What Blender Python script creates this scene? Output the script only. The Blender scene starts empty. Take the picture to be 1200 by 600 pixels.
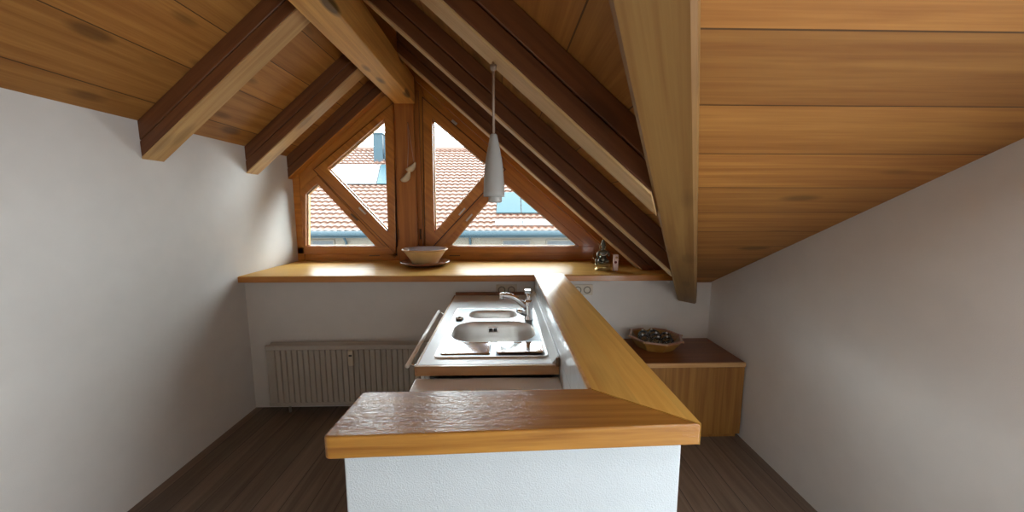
import bpy, bmesh, math, random
from mathutils import Vector, Matrix
random.seed(7)
PI = math.pi
SC = bpy.context.scene
COL = SC.collection

# ------------------------------------------------------------------ camera
F = 433.0
YAW = math.atan(11 / F)
PIT = math.atan(56 / F)
CH = 1.52
cam_d = bpy.data.cameras.new('camera')
cam = bpy.data.objects.new('camera', cam_d)
COL.objects.link(cam)
cam_d.sensor_fit = 'HORIZONTAL'
cam_d.sensor_width = 36.0
cam_d.lens = 36.0 * F / 1200.0
cam_d.clip_start = 0.02
cam.location = (0, 0, CH)
cam.rotation_euler = (PI / 2 - PIT, 0, -YAW)
SC.camera = cam

def ray(px, py):
    cy, sy, cp, sp = math.cos(YAW), math.sin(YAW), math.cos(PIT), math.sin(PIT)
    a = (px - 600) / F
    b = (300 - py) / F
    return Vector((sy*cp + a*cy + b*sy*sp, cy*cp - a*sy + b*cy*sp, -sp + b*cp))

def at(px, py, Y):
    r = ray(px, py)
    t = Y / r.y
    return Vector((r.x*t, Y, CH + r.z*t))

def xz(px, py, Y=3.5):
    p = at(px, py, Y)
    return (p.x, p.z)

# ------------------------------------------------------------------ materials
def new_mat(name):
    m = bpy.data.materials.new(name)
    m.use_nodes = True
    nt = m.node_tree
    return m, nt, nt.nodes['Principled BSDF']

def node(nt, t, **kw):
    n = nt.nodes.new(t)
    for k, v in kw.items():
        setattr(n, k, v)
    return n

def plain(name, col, rough=0.5, metal=0.0, coat=0.0, spec=0.5, bump=0.0, bscale=200.0, var=0.06):
    m, nt, b = new_mat(name)
    tc = node(nt, 'ShaderNodeTexCoord')
    nz = node(nt, 'ShaderNodeTexNoise')
    nz.inputs['Scale'].default_value = 9.0
    nz.inputs['Detail'].default_value = 4.0
    nt.links.new(tc.outputs['Object'], nz.inputs['Vector'])
    rp = node(nt, 'ShaderNodeValToRGB')
    rp.color_ramp.elements[0].position = 0.3
    rp.color_ramp.elements[1].position = 0.7
    rp.color_ramp.elements[0].color = tuple(c*(1-var) for c in col) + (1,)
    rp.color_ramp.elements[1].color = tuple(min(1, c*(1+var)) for c in col) + (1,)
    nt.links.new(nz.outputs['Fac'], rp.inputs['Fac'])
    nt.links.new(rp.outputs['Color'], b.inputs['Base Color'])
    b.inputs['Roughness'].default_value = rough
    b.inputs['Metallic'].default_value = metal
    b.inputs['Coat Weight'].default_value = coat
    b.inputs['Specular IOR Level'].default_value = spec
    if bump:
        n2 = node(nt, 'ShaderNodeTexNoise')
        n2.inputs['Scale'].default_value = bscale
        n2.inputs['Detail'].default_value = 3.0
        nt.links.new(tc.outputs['Object'], n2.inputs['Vector'])
        bp = node(nt, 'ShaderNodeBump')
        bp.inputs['Strength'].default_value = bump
        bp.inputs['Distance'].default_value = 0.002
        nt.links.new(n2.outputs['Fac'], bp.inputs['Height'])
        nt.links.new(bp.outputs['Normal'], b.inputs['Normal'])
    return m

def wood(name, light, dark, direction=(1, 0, 0), rough=0.45, coat=0.0, coat_rough=0.15, scale=1.0,
         knots=0.5, bump=0.05, boards=None, worn=0.0, seams=True, tones=(0.78, 1.18), spec=0.5):
    """Grain runs along `direction`. boards=(axis vector, width) adds board seams and a tone per board."""
    m, nt, b = new_mat(name)
    L = nt.links.new
    tc = node(nt, 'ShaderNodeTexCoord')
    d = Vector(direction).normalized()
    h = Vector((0, 0, 1)) if abs(d.z) < 0.9 else Vector((0, 1, 0))
    v = h.cross(d).normalized()
    w = d.cross(v)
    def dot(vec):
        n = node(nt, 'ShaderNodeVectorMath', operation='DOT_PRODUCT')
        L(tc.outputs['Object'], n.inputs[0])
        n.inputs[1].default_value = vec
        return n.outputs['Value']
    cmb = node(nt, 'ShaderNodeCombineXYZ')
    L(dot(d), cmb.inputs[0]); L(dot(v), cmb.inputs[1]); L(dot(w), cmb.inputs[2])
    oi = node(nt, 'ShaderNodeObjectInfo')
    off = node(nt, 'ShaderNodeVectorMath', operation='ADD')
    sc_r = node(nt, 'ShaderNodeMath', operation='MULTIPLY')
    sc_r.inputs[1].default_value = 17.0
    L(oi.outputs['Random'], sc_r.inputs[0])
    L(cmb.outputs[0], off.inputs[0])
    src = off.outputs[0]
    tone = None
    seam = None
    if boards:
        bv, bw = boards
        u = dot(Vector(bv).normalized())
        mu = node(nt, 'ShaderNodeMath', operation='DIVIDE'); mu.inputs[1].default_value = bw
        L(u, mu.inputs[0])
        fl = node(nt, 'ShaderNodeMath', operation='FLOOR'); L(mu.outputs[0], fl.inputs[0])
        fr = node(nt, 'ShaderNodeMath', operation='FRACT'); L(mu.outputs[0], fr.inputs[0])
        wn = node(nt, 'ShaderNodeTexWhiteNoise', noise_dimensions='1D'); L(fl.outputs[0], wn.inputs['W'])
        tone = wn.outputs['Value']
        ab = node(nt, 'ShaderNodeMath', operation='SUBTRACT'); L(fr.outputs[0], ab.inputs[0]); ab.inputs[1].default_value = 0.5
        ab2 = node(nt, 'ShaderNodeMath', operation='ABSOLUTE'); L(ab.outputs[0], ab2.inputs[0])
        gt = node(nt, 'ShaderNodeMath', operation='GREATER_THAN'); L(ab2.outputs[0], gt.inputs[0])
        gt.inputs[1].default_value = 0.5 - 0.002 / bw
        seam = gt.outputs[0]
        sh = node(nt, 'ShaderNodeMath', operation='MULTIPLY_ADD'); L(tone, sh.inputs[0]); sh.inputs[1].default_value = 23.0
        L(sc_r.outputs[0], sh.inputs[2])
        L(sh.outputs[0], off.inputs[1])
    else:
        L(sc_r.outputs[0], off.inputs[1])
    def noise(sx, syz, detail, dist):
        mp = node(nt, 'ShaderNodeMapping')
        mp.inputs['Scale'].default_value = (sx*scale, syz*scale, syz*scale)
        L(src, mp.inputs['Vector'])
        n = node(nt, 'ShaderNodeTexNoise')
        n.inputs['Scale'].default_value = 1.0
        n.inputs['Detail'].default_value = detail
        n.inputs['Distortion'].default_value = dist
        L(mp.outputs[0], n.inputs['Vector'])
        return n.outputs['Fac']
    g1 = noise(1.2, 26, 5, 0.6)
    g2 = noise(4.0, 160, 3, 0.2)
    mx = node(nt, 'ShaderNodeMath', operation='MULTIPLY_ADD')
    L(g2, mx.inputs[0]); mx.inputs[1].default_value = 0.35; L(g1, mx.inputs[2])
    rp = node(nt, 'ShaderNodeValToRGB')
    rp.color_ramp.elements[0].position = 0.48
    rp.color_ramp.elements[1].position = 0.85
    rp.color_ramp.elements[0].color = tuple(light) + (1,)
    rp.color_ramp.elements[1].color = tuple(dark) + (1,)
    L(mx.outputs[0], rp.inputs['Fac'])
    col = rp.outputs['Color']
    if tone is not None:
        hs = node(nt, 'ShaderNodeHueSaturation')
        mr = node(nt, 'ShaderNodeMapRange'); mr.inputs['To Min'].default_value = tones[0]; mr.inputs['To Max'].default_value = tones[1]
        L(tone, mr.inputs['Value']); L(mr.outputs[0], hs.inputs['Value']); L(col, hs.inputs['Color'])
        col = hs.outputs['Color']
    if knots:
        mp = node(nt, 'ShaderNodeMapping')
        mp.inputs['Scale'].default_value = (2.2, 6.5, 6.5)
        L(src, mp.inputs['Vector'])
        vo = node(nt, 'ShaderNodeTexVoronoi'); vo.inputs['Scale'].default_value = 1.0
        L(mp.outputs[0], vo.inputs['Vector'])
        kr = node(nt, 'ShaderNodeValToRGB')
        kr.color_ramp.elements[0].position = 0.13; kr.color_ramp.elements[0].color = (knots, knots, knots, 1)
        kr.color_ramp.elements[1].position = 0.24; kr.color_ramp.elements[1].color = (0, 0, 0, 1)
        L(vo.outputs['Distance'], kr.inputs['Fac'])
        mk = node(nt, 'ShaderNodeMixRGB'); L(kr.outputs['Color'], mk.inputs['Fac']); L(col, mk.inputs['Color1'])
        mk.inputs['Color2'].default_value = tuple(c*0.25 for c in dark) + (1,)
        col = mk.outputs['Color']
    b.inputs['Specular IOR Level'].default_value = spec
    if seam is not None and seams:
        ms = node(nt, 'ShaderNodeMixRGB'); L(seam, ms.inputs['Fac']); L(col, ms.inputs['Color1'])
        ms.inputs['Color2'].default_value = tuple(c*0.3 for c in dark) + (1,)
        col = ms.outputs['Color']
    L(col, b.inputs['Base Color'])
    b.inputs['Roughness'].default_value = rough
    b.inputs['Coat Weight'].default_value = coat
    b.inputs['Coat Roughness'].default_value = coat_rough
    bp = node(nt, 'ShaderNodeBump')
    bp.inputs['Strength'].default_value = bump
    bp.inputs['Distance'].default_value = 0.004
    L(mx.outputs[0], bp.inputs['Height'])
    L(bp.outputs['Normal'], b.inputs['Normal'])
    if worn:
        wz = noise(55, 220, 3, 0.8)
        wl = noise(5, 34, 3, 0.3)
        ad = node(nt, 'ShaderNodeMath', operation='MULTIPLY_ADD'); L(wz, ad.inputs[0]); ad.inputs[1].default_value = 0.8; L(wl, ad.inputs[2])
        b2 = node(nt, 'ShaderNodeBump'); b2.inputs['Strength'].default_value = worn; b2.inputs['Distance'].default_value = 0.004
        L(ad.outputs[0], b2.inputs['Height'])
        L(b2.outputs['Normal'], b.inputs['Coat Normal'])
    return m

def wall_mat(name, col, bump=0.25, scale=420.0):
    return plain(name, col, rough=0.85, spec=0.25, bump=bump, bscale=scale, var=0.02)

def tile_mat(name, col, grout, size, rough=0.08):
    """square wall tiles in the Y-Z plane"""
    m, nt, b = new_mat(name)
    L = nt.links.new
    tc = node(nt, 'ShaderNodeTexCoord')
    sp = node(nt, 'ShaderNodeSeparateXYZ'); L(tc.outputs['Object'], sp.inputs[0])
    cb = node(nt, 'ShaderNodeCombineXYZ'); L(sp.outputs[1], cb.inputs[0]); L(sp.outputs[2], cb.inputs[1])
    br = node(nt, 'ShaderNodeTexBrick')
    br.offset = 0.0
    br.inputs['Scale'].default_value = 1.0
    br.inputs['Brick Width'].default_value = size
    br.inputs['Row Height'].default_value = size
    br.inputs['Mortar Size'].default_value = 0.0022
    br.inputs['Color1'].default_value = col + (1,)
    br.inputs['Color2'].default_value = tuple(c*0.96 for c in col) + (1,)
    br.inputs['Mortar'].default_value = grout + (1,)
    L(cb.outputs[0], br.inputs['Vector'])
    L(br.outputs['Color'], b.inputs['Base Color'])
    b.inputs['Roughness'].default_value = rough
    bp = node(nt, 'ShaderNodeBump'); bp.inputs['Strength'].default_value = 0.4; bp.inputs['Distance'].default_value = 0.002
    bp.invert = True
    L(br.outputs['Fac'], bp.inputs['Height'])
    nz = node(nt, 'ShaderNodeTexNoise'); nz.inputs['Scale'].default_value = 14.0
    L(tc.outputs['Object'], nz.inputs['Vector'])
    b2 = node(nt, 'ShaderNodeBump'); b2.inputs['Strength'].default_value = 0.15; b2.inputs['Distance'].default_value = 0.01
    L(nz.outputs['Fac'], b2.inputs['Height']); L(bp.outputs['Normal'], b2.inputs['Normal'])
    L(b2.outputs['Normal'], b.inputs['Normal'])
    return m

def glass_pane_mat(name='window_glass', ior=1.3, tint=(0.95, 0.975, 0.97), rough=0.01):
    m = bpy.data.materials.new(name); m.use_nodes = True
    nt = m.node_tree; nt.nodes.clear()
    o = node(nt, 'ShaderNodeOutputMaterial')
    t = node(nt, 'ShaderNodeBsdfTransparent'); t.inputs[0].default_value = tint + (1,)
    g = node(nt, 'ShaderNodeBsdfGlossy'); g.inputs['Roughness'].default_value = rough
    fz = node(nt, 'ShaderNodeFresnel'); fz.inputs['IOR'].default_value = ior
    mx = node(nt, 'ShaderNodeMixShader')
    nt.links.new(fz.outputs[0], mx.inputs[0]); nt.links.new(t.outputs[0], mx.inputs[1]); nt.links.new(g.outputs[0], mx.inputs[2])
    nt.links.new(mx.outputs[0], o.inputs[0])
    return m

S = 0.86                                   # dormer roof: fall per unit of x
RDIR = Vector((1, 0, -S)).normalized()     # down the right-hand slope
LDIR = Vector((1, 0, S)).normalized()
VDIR = Vector((0.557, 1, -0.492)).normalized()
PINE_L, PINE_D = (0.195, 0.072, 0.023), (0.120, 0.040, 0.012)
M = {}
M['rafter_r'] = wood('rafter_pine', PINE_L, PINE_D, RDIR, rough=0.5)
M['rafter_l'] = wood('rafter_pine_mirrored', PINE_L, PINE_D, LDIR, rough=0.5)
M['soffit_r'] = wood('planed_pine', (0.66, 0.46, 0.23), (0.50, 0.31, 0.13), RDIR, rough=0.5, knots=0.3)  # underside strips get a paler tone than the rafter timber
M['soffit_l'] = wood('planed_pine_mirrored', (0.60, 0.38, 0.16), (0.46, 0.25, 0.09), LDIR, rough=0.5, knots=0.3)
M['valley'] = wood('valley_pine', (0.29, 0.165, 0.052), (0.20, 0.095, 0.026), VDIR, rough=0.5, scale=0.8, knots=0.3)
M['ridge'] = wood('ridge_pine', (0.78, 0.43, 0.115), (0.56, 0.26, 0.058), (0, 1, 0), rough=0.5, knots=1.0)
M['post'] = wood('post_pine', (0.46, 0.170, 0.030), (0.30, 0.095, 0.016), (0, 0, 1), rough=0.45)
M['frame_h'] = wood('frame_pine', (0.62, 0.250, 0.036), (0.45, 0.155, 0.020), (1, 0, 0), rough=0.4, coat=0.3, knots=0.3)
M['frame_s'] = wood('frame_pine_sloped', (0.58, 0.230, 0.036), (0.41, 0.140, 0.020), RDIR, rough=0.4, coat=0.3, knots=0.3)
M['frame_t'] = wood('frame_pine_rising', (0.58, 0.230, 0.036), (0.41, 0.140, 0.020), LDIR, rough=0.4, coat=0.3, knots=0.3)
M['frame_v'] = wood('frame_pine_upright', (0.58, 0.230, 0.036), (0.41, 0.140, 0.020), (0, 0, 1), rough=0.4, coat=0.3, knots=0.3)
M['boards_r'] = wood('roof_boards', (0.46, 0.215, 0.050), (0.31, 0.120, 0.024), (0, 1, 0), rough=0.55, boards=((1, 0, 0), 0.2), knots=0.6)
M['boards_m'] = wood('main_roof_boards', (0.46, 0.215, 0.050), (0.31, 0.120, 0.024), (1, 0, 0), rough=0.55, boards=((0, 1, 0), 0.2), knots=0.6)
M['sill'] = wood('sill_pine', (0.72, 0.44, 0.13), (0.60, 0.33, 0.08), (1, 0, 0), rough=0.35, coat=0.0, coat_rough=0.2,
                 boards=((0, 1, 0), 0.28), knots=0.2, bump=0.02, seams=False, tones=(0.92, 1.06), spec=0.05)
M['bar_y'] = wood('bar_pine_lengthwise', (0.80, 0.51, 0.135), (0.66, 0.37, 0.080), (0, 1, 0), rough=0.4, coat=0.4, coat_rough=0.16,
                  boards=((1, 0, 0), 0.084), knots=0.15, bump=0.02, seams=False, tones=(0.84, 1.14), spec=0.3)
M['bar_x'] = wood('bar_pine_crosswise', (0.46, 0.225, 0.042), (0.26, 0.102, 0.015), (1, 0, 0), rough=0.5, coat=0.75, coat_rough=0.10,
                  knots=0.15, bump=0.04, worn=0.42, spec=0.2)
M['edge_x'] = wood('worktop_edge_wood', (0.47, 0.265, 0.115), (0.34, 0.165, 0.062), (1, 0, 0), rough=0.4, coat=0.3, knots=0)
M['side_wood'] = wood('sideboard_front_wood', (0.36, 0.175, 0.038), (0.23, 0.092, 0.017), (0, 0, 1), rough=0.4, coat=0.3, knots=0.4)
M['side_top'] = wood('sideboard_top_wood', (0.24, 0.080, 0.024), (0.16, 0.048, 0.014), (1, 0, 0), rough=0.4, coat=0.25, coat_rough=0.1, knots=0)
M['side_edge'] = wood('sideboard_edge_wood', (0.66, 0.42, 0.20), (0.50, 0.27, 0.10), (1, 0, 0), rough=0.4, knots=0.3)
M['floor'] = wood('floor_boards', (0.20, 0.145, 0.105), (0.12, 0.080, 0.055), (0, 1, 0), rough=0.4, boards=((1, 0, 0), 0.14), knots=0.2)
M['bowl_plate'] = wood('turned_wood', (0.34, 0.150, 0.070), (0.20, 0.075, 0.032), (1, 0, 0), rough=0.3, coat=0.6, knots=0)
M['octo'] = wood('dish_wood', (0.38, 0.20, 0.040), (0.26, 0.11, 0.020), (1, 0, 0), rough=0.3, coat=0.7, coat_rough=0.1, knots=0)
M['octo_rim'] = wood('dish_rim_wood', (0.42, 0.22, 0.13), (0.30, 0.13, 0.07), (1, 0, 0), rough=0.3, coat=0.7, knots=0)
M['wall'] = wall_mat('white_plaster', (0.72, 0.70, 0.67))
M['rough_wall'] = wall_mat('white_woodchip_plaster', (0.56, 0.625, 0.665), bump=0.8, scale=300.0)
M['tiles'] = tile_mat('white_glazed_tiles', (0.72, 0.77, 0.80), (0.55, 0.57, 0.58), 0.15)
M['laminate'] = plain('pale_laminate', (0.81, 0.865, 0.90), rough=0.35, coat=0.0, var=0.02)
M['white_enamel'] = plain('white_enamel', (0.90, 0.89, 0.88), rough=0.3, coat=0.3, var=0.02)
M['rail'] = plain('white_rail_paint', (0.92, 0.91, 0.88), rough=0.3, var=0.01)
M['cab'] = plain('cabinet_white', (0.72, 0.70, 0.67), rough=0.4, var=0.02)
M['radiator'] = plain('radiator_enamel', (0.44, 0.40, 0.345), rough=0.35, var=0.02)
M['steel'] = plain('brushed_steel', (0.80, 0.79, 0.77), rough=0.45, metal=1.0, var=0.03)
M['steel_bright'] = plain('polished_steel', (0.86, 0.88, 0.90), rough=0.07, metal=1.0, var=0.02)
M['steel_deck'] = plain('satin_steel', (0.26, 0.285, 0.30), rough=0.42, metal=1.0, var=0.02)
M['chrome'] = plain('chrome', (0.85, 0.86, 0.88), rough=0.07, metal=1.0, var=0.01)
M['dark'] = plain('dark_plastic', (0.035, 0.033, 0.032), rough=0.5)
M['cream'] = plain('cream_plastic', (0.60, 0.53, 0.42), rough=0.35, var=0.02)
M['cream_shaded'] = plain('shaded_socket_plastic', (0.25, 0.215, 0.165), rough=0.45, var=0.02)  # cream darkened to paint shade into the socket recesses
M['fitting'] = plain('satin_metal_fitting', (0.62, 0.57, 0.50), rough=0.3, metal=1.0)
M['bronze_fit'] = plain('dark_bronze_fitting', (0.16, 0.10, 0.06), rough=0.4, metal=0.8)
M['lamp'] = plain('matt_white_ceramic', (0.32, 0.31, 0.29), rough=0.55, var=0.03)
M['lamp_in'] = plain('frosted_lamp_tube', (0.38, 0.365, 0.34), rough=0.4, var=0.02)
M['gap_shadow'] = plain('dark_gap_shadow', (0.05, 0.022, 0.012), rough=0.7)  # stands in for the shadow in the gap round the sashes
M['cable'] = plain('brown_cable', (0.28, 0.20, 0.15), rough=0.5)
M['bowl_out'] = plain('ochre_glaze', (0.74, 0.54, 0.26), rough=0.3, coat=0.5, var=0.12)
M['bowl_in'] = plain('pale_grey_glaze', (0.70, 0.72, 0.78), rough=0.25, coat=0.5)
M['pewter'] = plain('dark_pewter', (0.14, 0.14, 0.115), rough=0.3, metal=0.85, var=0.3)
M['brass'] = plain('aged_brass', (0.42, 0.33, 0.14), rough=0.35, metal=0.8, var=0.2)
M['pink'] = plain('pale_pink_card', (0.80, 0.60, 0.54), rough=0.5, var=0.1)
M['maroon'] = plain('dark_red_print', (0.20, 0.03, 0.03), rough=0.5)
M['bone'] = plain('pale_carved_wood', (0.62, 0.50, 0.33), rough=0.5, var=0.15)
M['cord'] = plain('pinkish_cord', (0.55, 0.34, 0.25), rough=0.8)
M['tileroof'] = plain('terracotta_tiles', (0.062, 0.032, 0.022), rough=0.5, spec=0.25, var=0.25)
M['solar'] = plain('blue_solar_glass', (0.014, 0.030, 0.036), rough=0.4, spec=0.05, var=0.05)
M['sheet'] = plain('pale_glass_panel', (0.062, 0.066, 0.069), rough=0.4, spec=0.1, var=0.02)
M['zinc'] = plain('blue_grey_zinc', (0.011, 0.021, 0.027), rough=0.6, spec=0.12, var=0.08)
M['render'] = plain('beige_house_render', (0.058, 0.051, 0.041), rough=0.9, spec=0.1, var=0.04)
M['shutter'] = plain('grey_window', (0.022, 0.025, 0.027), rough=0.5, spec=0.1)
M['ground'] = plain('grey_ground', (0.12, 0.12, 0.11), rough=0.95)
M['pane'] = glass_pane_mat()
M['ball'] = glass_pane_mat('clear_ball_glass', 1.7, (0.96, 0.96, 0.93), 0.05)

# ------------------------------------------------------------------ mesh helpers
class MB:
    def __init__(self):
        self.bm = bmesh.new()
    def add(self, verts, faces, smooth=False):
        vs = [self.bm.verts.new(v) for v in verts]
        for f in faces:
            try:
                fc = self.bm.faces.new([vs[i] for i in f])
                fc.smooth = smooth
            except ValueError:
                pass
        return self
    def hexa(self, bot, top):
        """two loops of equal length, bottom and top"""
        n = len(bot)
        fs = [list(range(n))[::-1], [n + i for i in range(n)]]
        fs += [[i, (i+1) % n, n + (i+1) % n, n + i] for i in range(n)]
        return self.add(list(bot) + list(top), fs)
    def box(self, x0, x1, y0, y1, z0, z1):
        b = [(x0, y0), (x1, y0), (x1, y1), (x0, y1)]
        return self.hexa([(x, y, z0) for x, y in b], [(x, y, z1) for x, y in b])
    def prism(self, poly, y0, y1):
        """poly in (x, z), extruded along y"""
        return self.hexa([(x, y0, z) for x, z in poly], [(x, y1, z) for x, z in poly])
    def ring(self, outer, inner, y0, y1):
        """closed frame with mitred corners between two matching polygons in (x, z)"""
        n = len(outer)
        for i in range(n):
            j = (i + 1) % n
            self.prism([outer[i], outer[j], inner[j], inner[i]], y0, y1)
        return self
    def slab(self, poly, z0, z1):
        return self.hexa([(x, y, z0) for x, y in poly], [(x, y, z1) for x, y in poly])
    def lathe(self, prof, c=(0, 0, 0), n=48, axis='z', close=False):
        vs, fs = [], []
        k = len(prof)
        for i in range(n):
            a = 2*PI*i/n
            for r, h in prof:
                if axis == 'z': p = (c[0] + r*math.cos(a), c[1] + r*math.sin(a), c[2] + h)
                elif axis == 'y': p = (c[0] + r*math.cos(a), c[1] + h, c[2] + r*math.sin(a))
                else: p = (c[0] + h, c[1] + r*math.cos(a), c[2] + r*math.sin(a))
                vs.append(p)
        for i in range(n):
            j = (i + 1) % n
            for q in range(k if close else k - 1):
                p = (q + 1) % k
                fs.append([i*k + q, j*k + q, j*k + p, i*k + p])
        return self.add(vs, fs, True)
    def tube(self, pts, r, n=12, cap=True):
        pts = [Vector(p) for p in pts]
        rs = r if isinstance(r, (list, tuple)) else [r]*len(pts)
        vs, fs = [], []
        prev = None
        for i, p in enumerate(pts):
            t = (pts[min(i+1, len(pts)-1)] - pts[max(i-1, 0)]).normalized()
            if prev is None:
                u = t.cross(Vector((0, 0, 1)))
                if u.length < 1e-3: u = t.cross(Vector((0, 1, 0)))
            else:
                u = prev - t*prev.dot(t)
            u.normalize(); prev = u
            w = t.cross(u)
            for k in range(n):
                a = 2*PI*k/n
                vs.append(p + (u*math.cos(a) + w*math.sin(a))*rs[i])
        m = len(pts)
        for i in range(m-1):
            for k in range(n):
                l = (k+1) % n
                fs.append([i*n+k, i*n+l, (i+1)*n+l, (i+1)*n+k])
        if cap:
            fs.append(list(range(n))[::-1]); fs.append([(m-1)*n+k for k in range(n)])
        return self.add(vs, fs, True)
    def ball(self, c, r, seg=20, rings=12, s=(1, 1, 1)):
        vs, fs = [], []
        for i in range(rings+1):
            th = PI*i/rings
            for k in range(seg):
                a = 2*PI*k/seg
                vs.append((c[0]+r*s[0]*math.sin(th)*math.cos(a), c[1]+r*s[1]*math.sin(th)*math.sin(a), c[2]+r*s[2]*math.cos(th)))
        for i in range(rings):
            for k in range(seg):
                l = (k+1) % seg
                fs.append([i*seg+k, (i+1)*seg+k, (i+1)*seg+l, i*seg+l])
        return self.add(vs, fs, True)
    def build(self, name, mat, parent=None, bevel=0.0, segs=2, auto=True, origin=None):
        bm = self.bm
        bmesh.ops.remove_doubles(bm, verts=bm.verts, dist=1e-6)
        bmesh.ops.recalc_face_normals(bm, faces=bm.faces)
        xs = [v.co.x for v in bm.verts]; ys = [v.co.y for v in bm.verts]; zs = [v.co.z for v in bm.verts]
        c = Vector(((min(xs)+max(xs))/2, (min(ys)+max(ys))/2, min(zs))) if origin is None else Vector(origin)
        bmesh.ops.translate(bm, verts=bm.verts, vec=-c)
        me = bpy.data.meshes.new(name)
        bm.to_mesh(me); bm.free()
        o = bpy.data.objects.new(name, me)
        COL.objects.link(o)
        mats = mat if isinstance(mat, (list, tuple)) else [mat]
        for q in mats:
            me.materials.append(q)
        if parent is not None:
            o.parent = parent
            pw = Vector((0, 0, 0)); q = parent
            while q is not None:
                pw += q.location; q = q.parent
            o.location = c - pw
        else:
            o.location = c
        if bevel:
            md = o.modifiers.new('bevel', 'BEVEL')
            md.width = bevel; md.segments = segs; md.limit_method = 'ANGLE'; md.angle_limit = math.radians(35)
        return o

def tag(o, label=None, cat=None, group=None, kind=None):
    if label: o['label'] = label
    if cat: o['category'] = cat
    if group: o['group'] = group
    if kind: o['kind'] = kind
    return o

def empty(name, loc, label, cat, group=None, kind=None):
    o = bpy.data.objects.new(name, None)
    o.empty_display_size = 0.05
    COL.objects.link(o)
    o.location = loc
    return tag(o, label, cat, group, kind)

def structure(o, label=None, cat=None):
    return tag(o, label, cat, None, 'structure')

# ------------------------------------------------------------------ main planes (heights are relative to the eye for the roof)
Zs = 1.035                 # ledge and bar top
CB, CT = 0.456, 0.653      # dormer rafters' underside, boards' underside at x = 0 (right slope)
XR = -0.834                # ridge
LB = CB - 2*S*XR           # left slope constants: z = LB + S*x
LT = CT - 2*S*XR
XL, XRT = -1.9, 1.585      # side walls
YW, YG, YB = 2.72, 3.5, -1.35   # wall under the ledge, gable, back wall
def zr(x, c=CB): return CH + c - S*x
def zl(x, c=LB): return CH + c + S*x
def vx(Y): return 0.4847 + 0.557*(Y - 1.203)      # valley beam, its window-side lower edge
def vz(Y): return CH + 0.0494 - 0.492*(Y - 1.203)
def mz(Y): return CH + 0.1717 - 0.479*(Y - 1.203) # boards of the main roof
def vc(Y): return 0.5597 + 0.557*(Y - 1.203)

# ------------------------------------------------------------------ room shell
structure(MB().box(XL-0.2, XRT+0.2, YB-0.2, YW+0.3, -0.1, 0).build('floor', M['floor']), 'dark brown floor boards running towards the radiator', 'floor')
structure(MB().box(XL-0.2, XRT+0.2, YW, YW+0.12, 0, mz(YW)-0.005).box(XL-0.2, 1.25, YW, YW+0.12, mz(YW)-0.005, Zs-0.044).prism([(1.25, mz(YW)-0.006), (1.40, mz(YW)-0.006), (1.322, Zs-0.002), (1.322, Zs-0.044), (1.25, Zs-0.044)], YW-0.03, YW+0.12).build('wall_back', M['wall']), 'white plastered wall below the deep window ledge', 'wall')
def holed(name, axis, w0, w1, lo, hi, ztop, openings):
    """straight wall slab with rectangular openings (a0, a1, z0, z1) sorted along its run"""
    m_ = MB()
    def piece(a0, a1, z0, z1):
        if a1 - a0 < 1e-4 or z1 - z0 < 1e-4: return
        if axis == 'y': m_.box(w0, w1, a0, a1, z0, z1)
        else: m_.box(a0, a1, w0, w1, z0, z1)
    a = lo
    for (p0, p1, z0, z1) in openings:
        piece(a, p0, 0, ztop); piece(p0, p1, 0, z0); piece(p0, p1, z1, ztop)
        a = p1
    piece(a, hi, 0, ztop)
    return structure(m_.build(name, M['wall']))
ROPEN = (-1.10, 0.24, 0.40, 1.12)  # unseen opening added to the right wall, sized for its light inside
holed('wall_left', 'y', XL-0.15, XL, YB-0.15, YG+0.1, zl(XL, LT)+0.02, [])
holed('wall_right', 'y', XRT, XRT+0.15, YB-0.15, YW+0.3, 3.2, [ROPEN])
holed('wall_front', 'x', YB-0.15, YB, XL, XRT, 3.2, [])

# roof boards
T = 0.03
def sheet(name, pts, mat, up=(0, 0, T)):
    u = Vector(up)
    return structure(MB().hexa([Vector(p) for p in pts], [Vector(p)+u for p in pts]).build(name, mat, origin=(0, 0, 0)))
Ye = YG + 0.5
Yv = 1.203 + (XR - 0.5597)/0.557
sheet('ceiling', [(XR, Yv, zr(XR, CT)), (XR, Ye, zr(XR, CT)), (1.33, Ye, zr(1.33, CT)), (vc(2.586), 2.586, zr(vc(2.586), CT))], M['boards_r'])
sheet('ceiling', [(XR, Ye, zl(XR, LT)), (XR, YB-.1, zl(XR, LT)), (XL-.1, YB-.1, zl(XL-.1, LT)), (XL-.1, Ye, zl(XL-.1, LT))], M['boards_r'])
MSK = (0.85, 1.50, -0.25, 0.45)             # unseen roof window added beside and behind the camera to let in sky light
cm = MB()
for c4 in ([(XR, YB-.1), (MSK[0], YB-.1), (MSK[0], MSK[2]), (vc(MSK[2])-0.001, MSK[2]), (XR, Yv)],
           [(MSK[0], YB-.1), (XRT+.1, YB-.1), (XRT+.1, MSK[2]), (MSK[0], MSK[2])],
           [(vc(MSK[2]), MSK[2]), (MSK[0], MSK[2]), (MSK[0], MSK[3]), (vc(MSK[3]), MSK[3])],
           [(MSK[1], MSK[2]), (XRT+.1, MSK[2]), (XRT+.1, MSK[3]), (MSK[1], MSK[3])],
           [(vc(MSK[3]), MSK[3]), (XRT+.1, MSK[3]), (XRT+.1, YW+.1), (vc(YW+.1), YW+.1)]):
    cm.hexa([(x, y, mz(y)) for x, y in c4], [(x, y, mz(y)+T) for x, y in c4])
structure(cm.build('ceiling', M['boards_m'], origin=(0, 0, 0)))
fm = MB()
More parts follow.
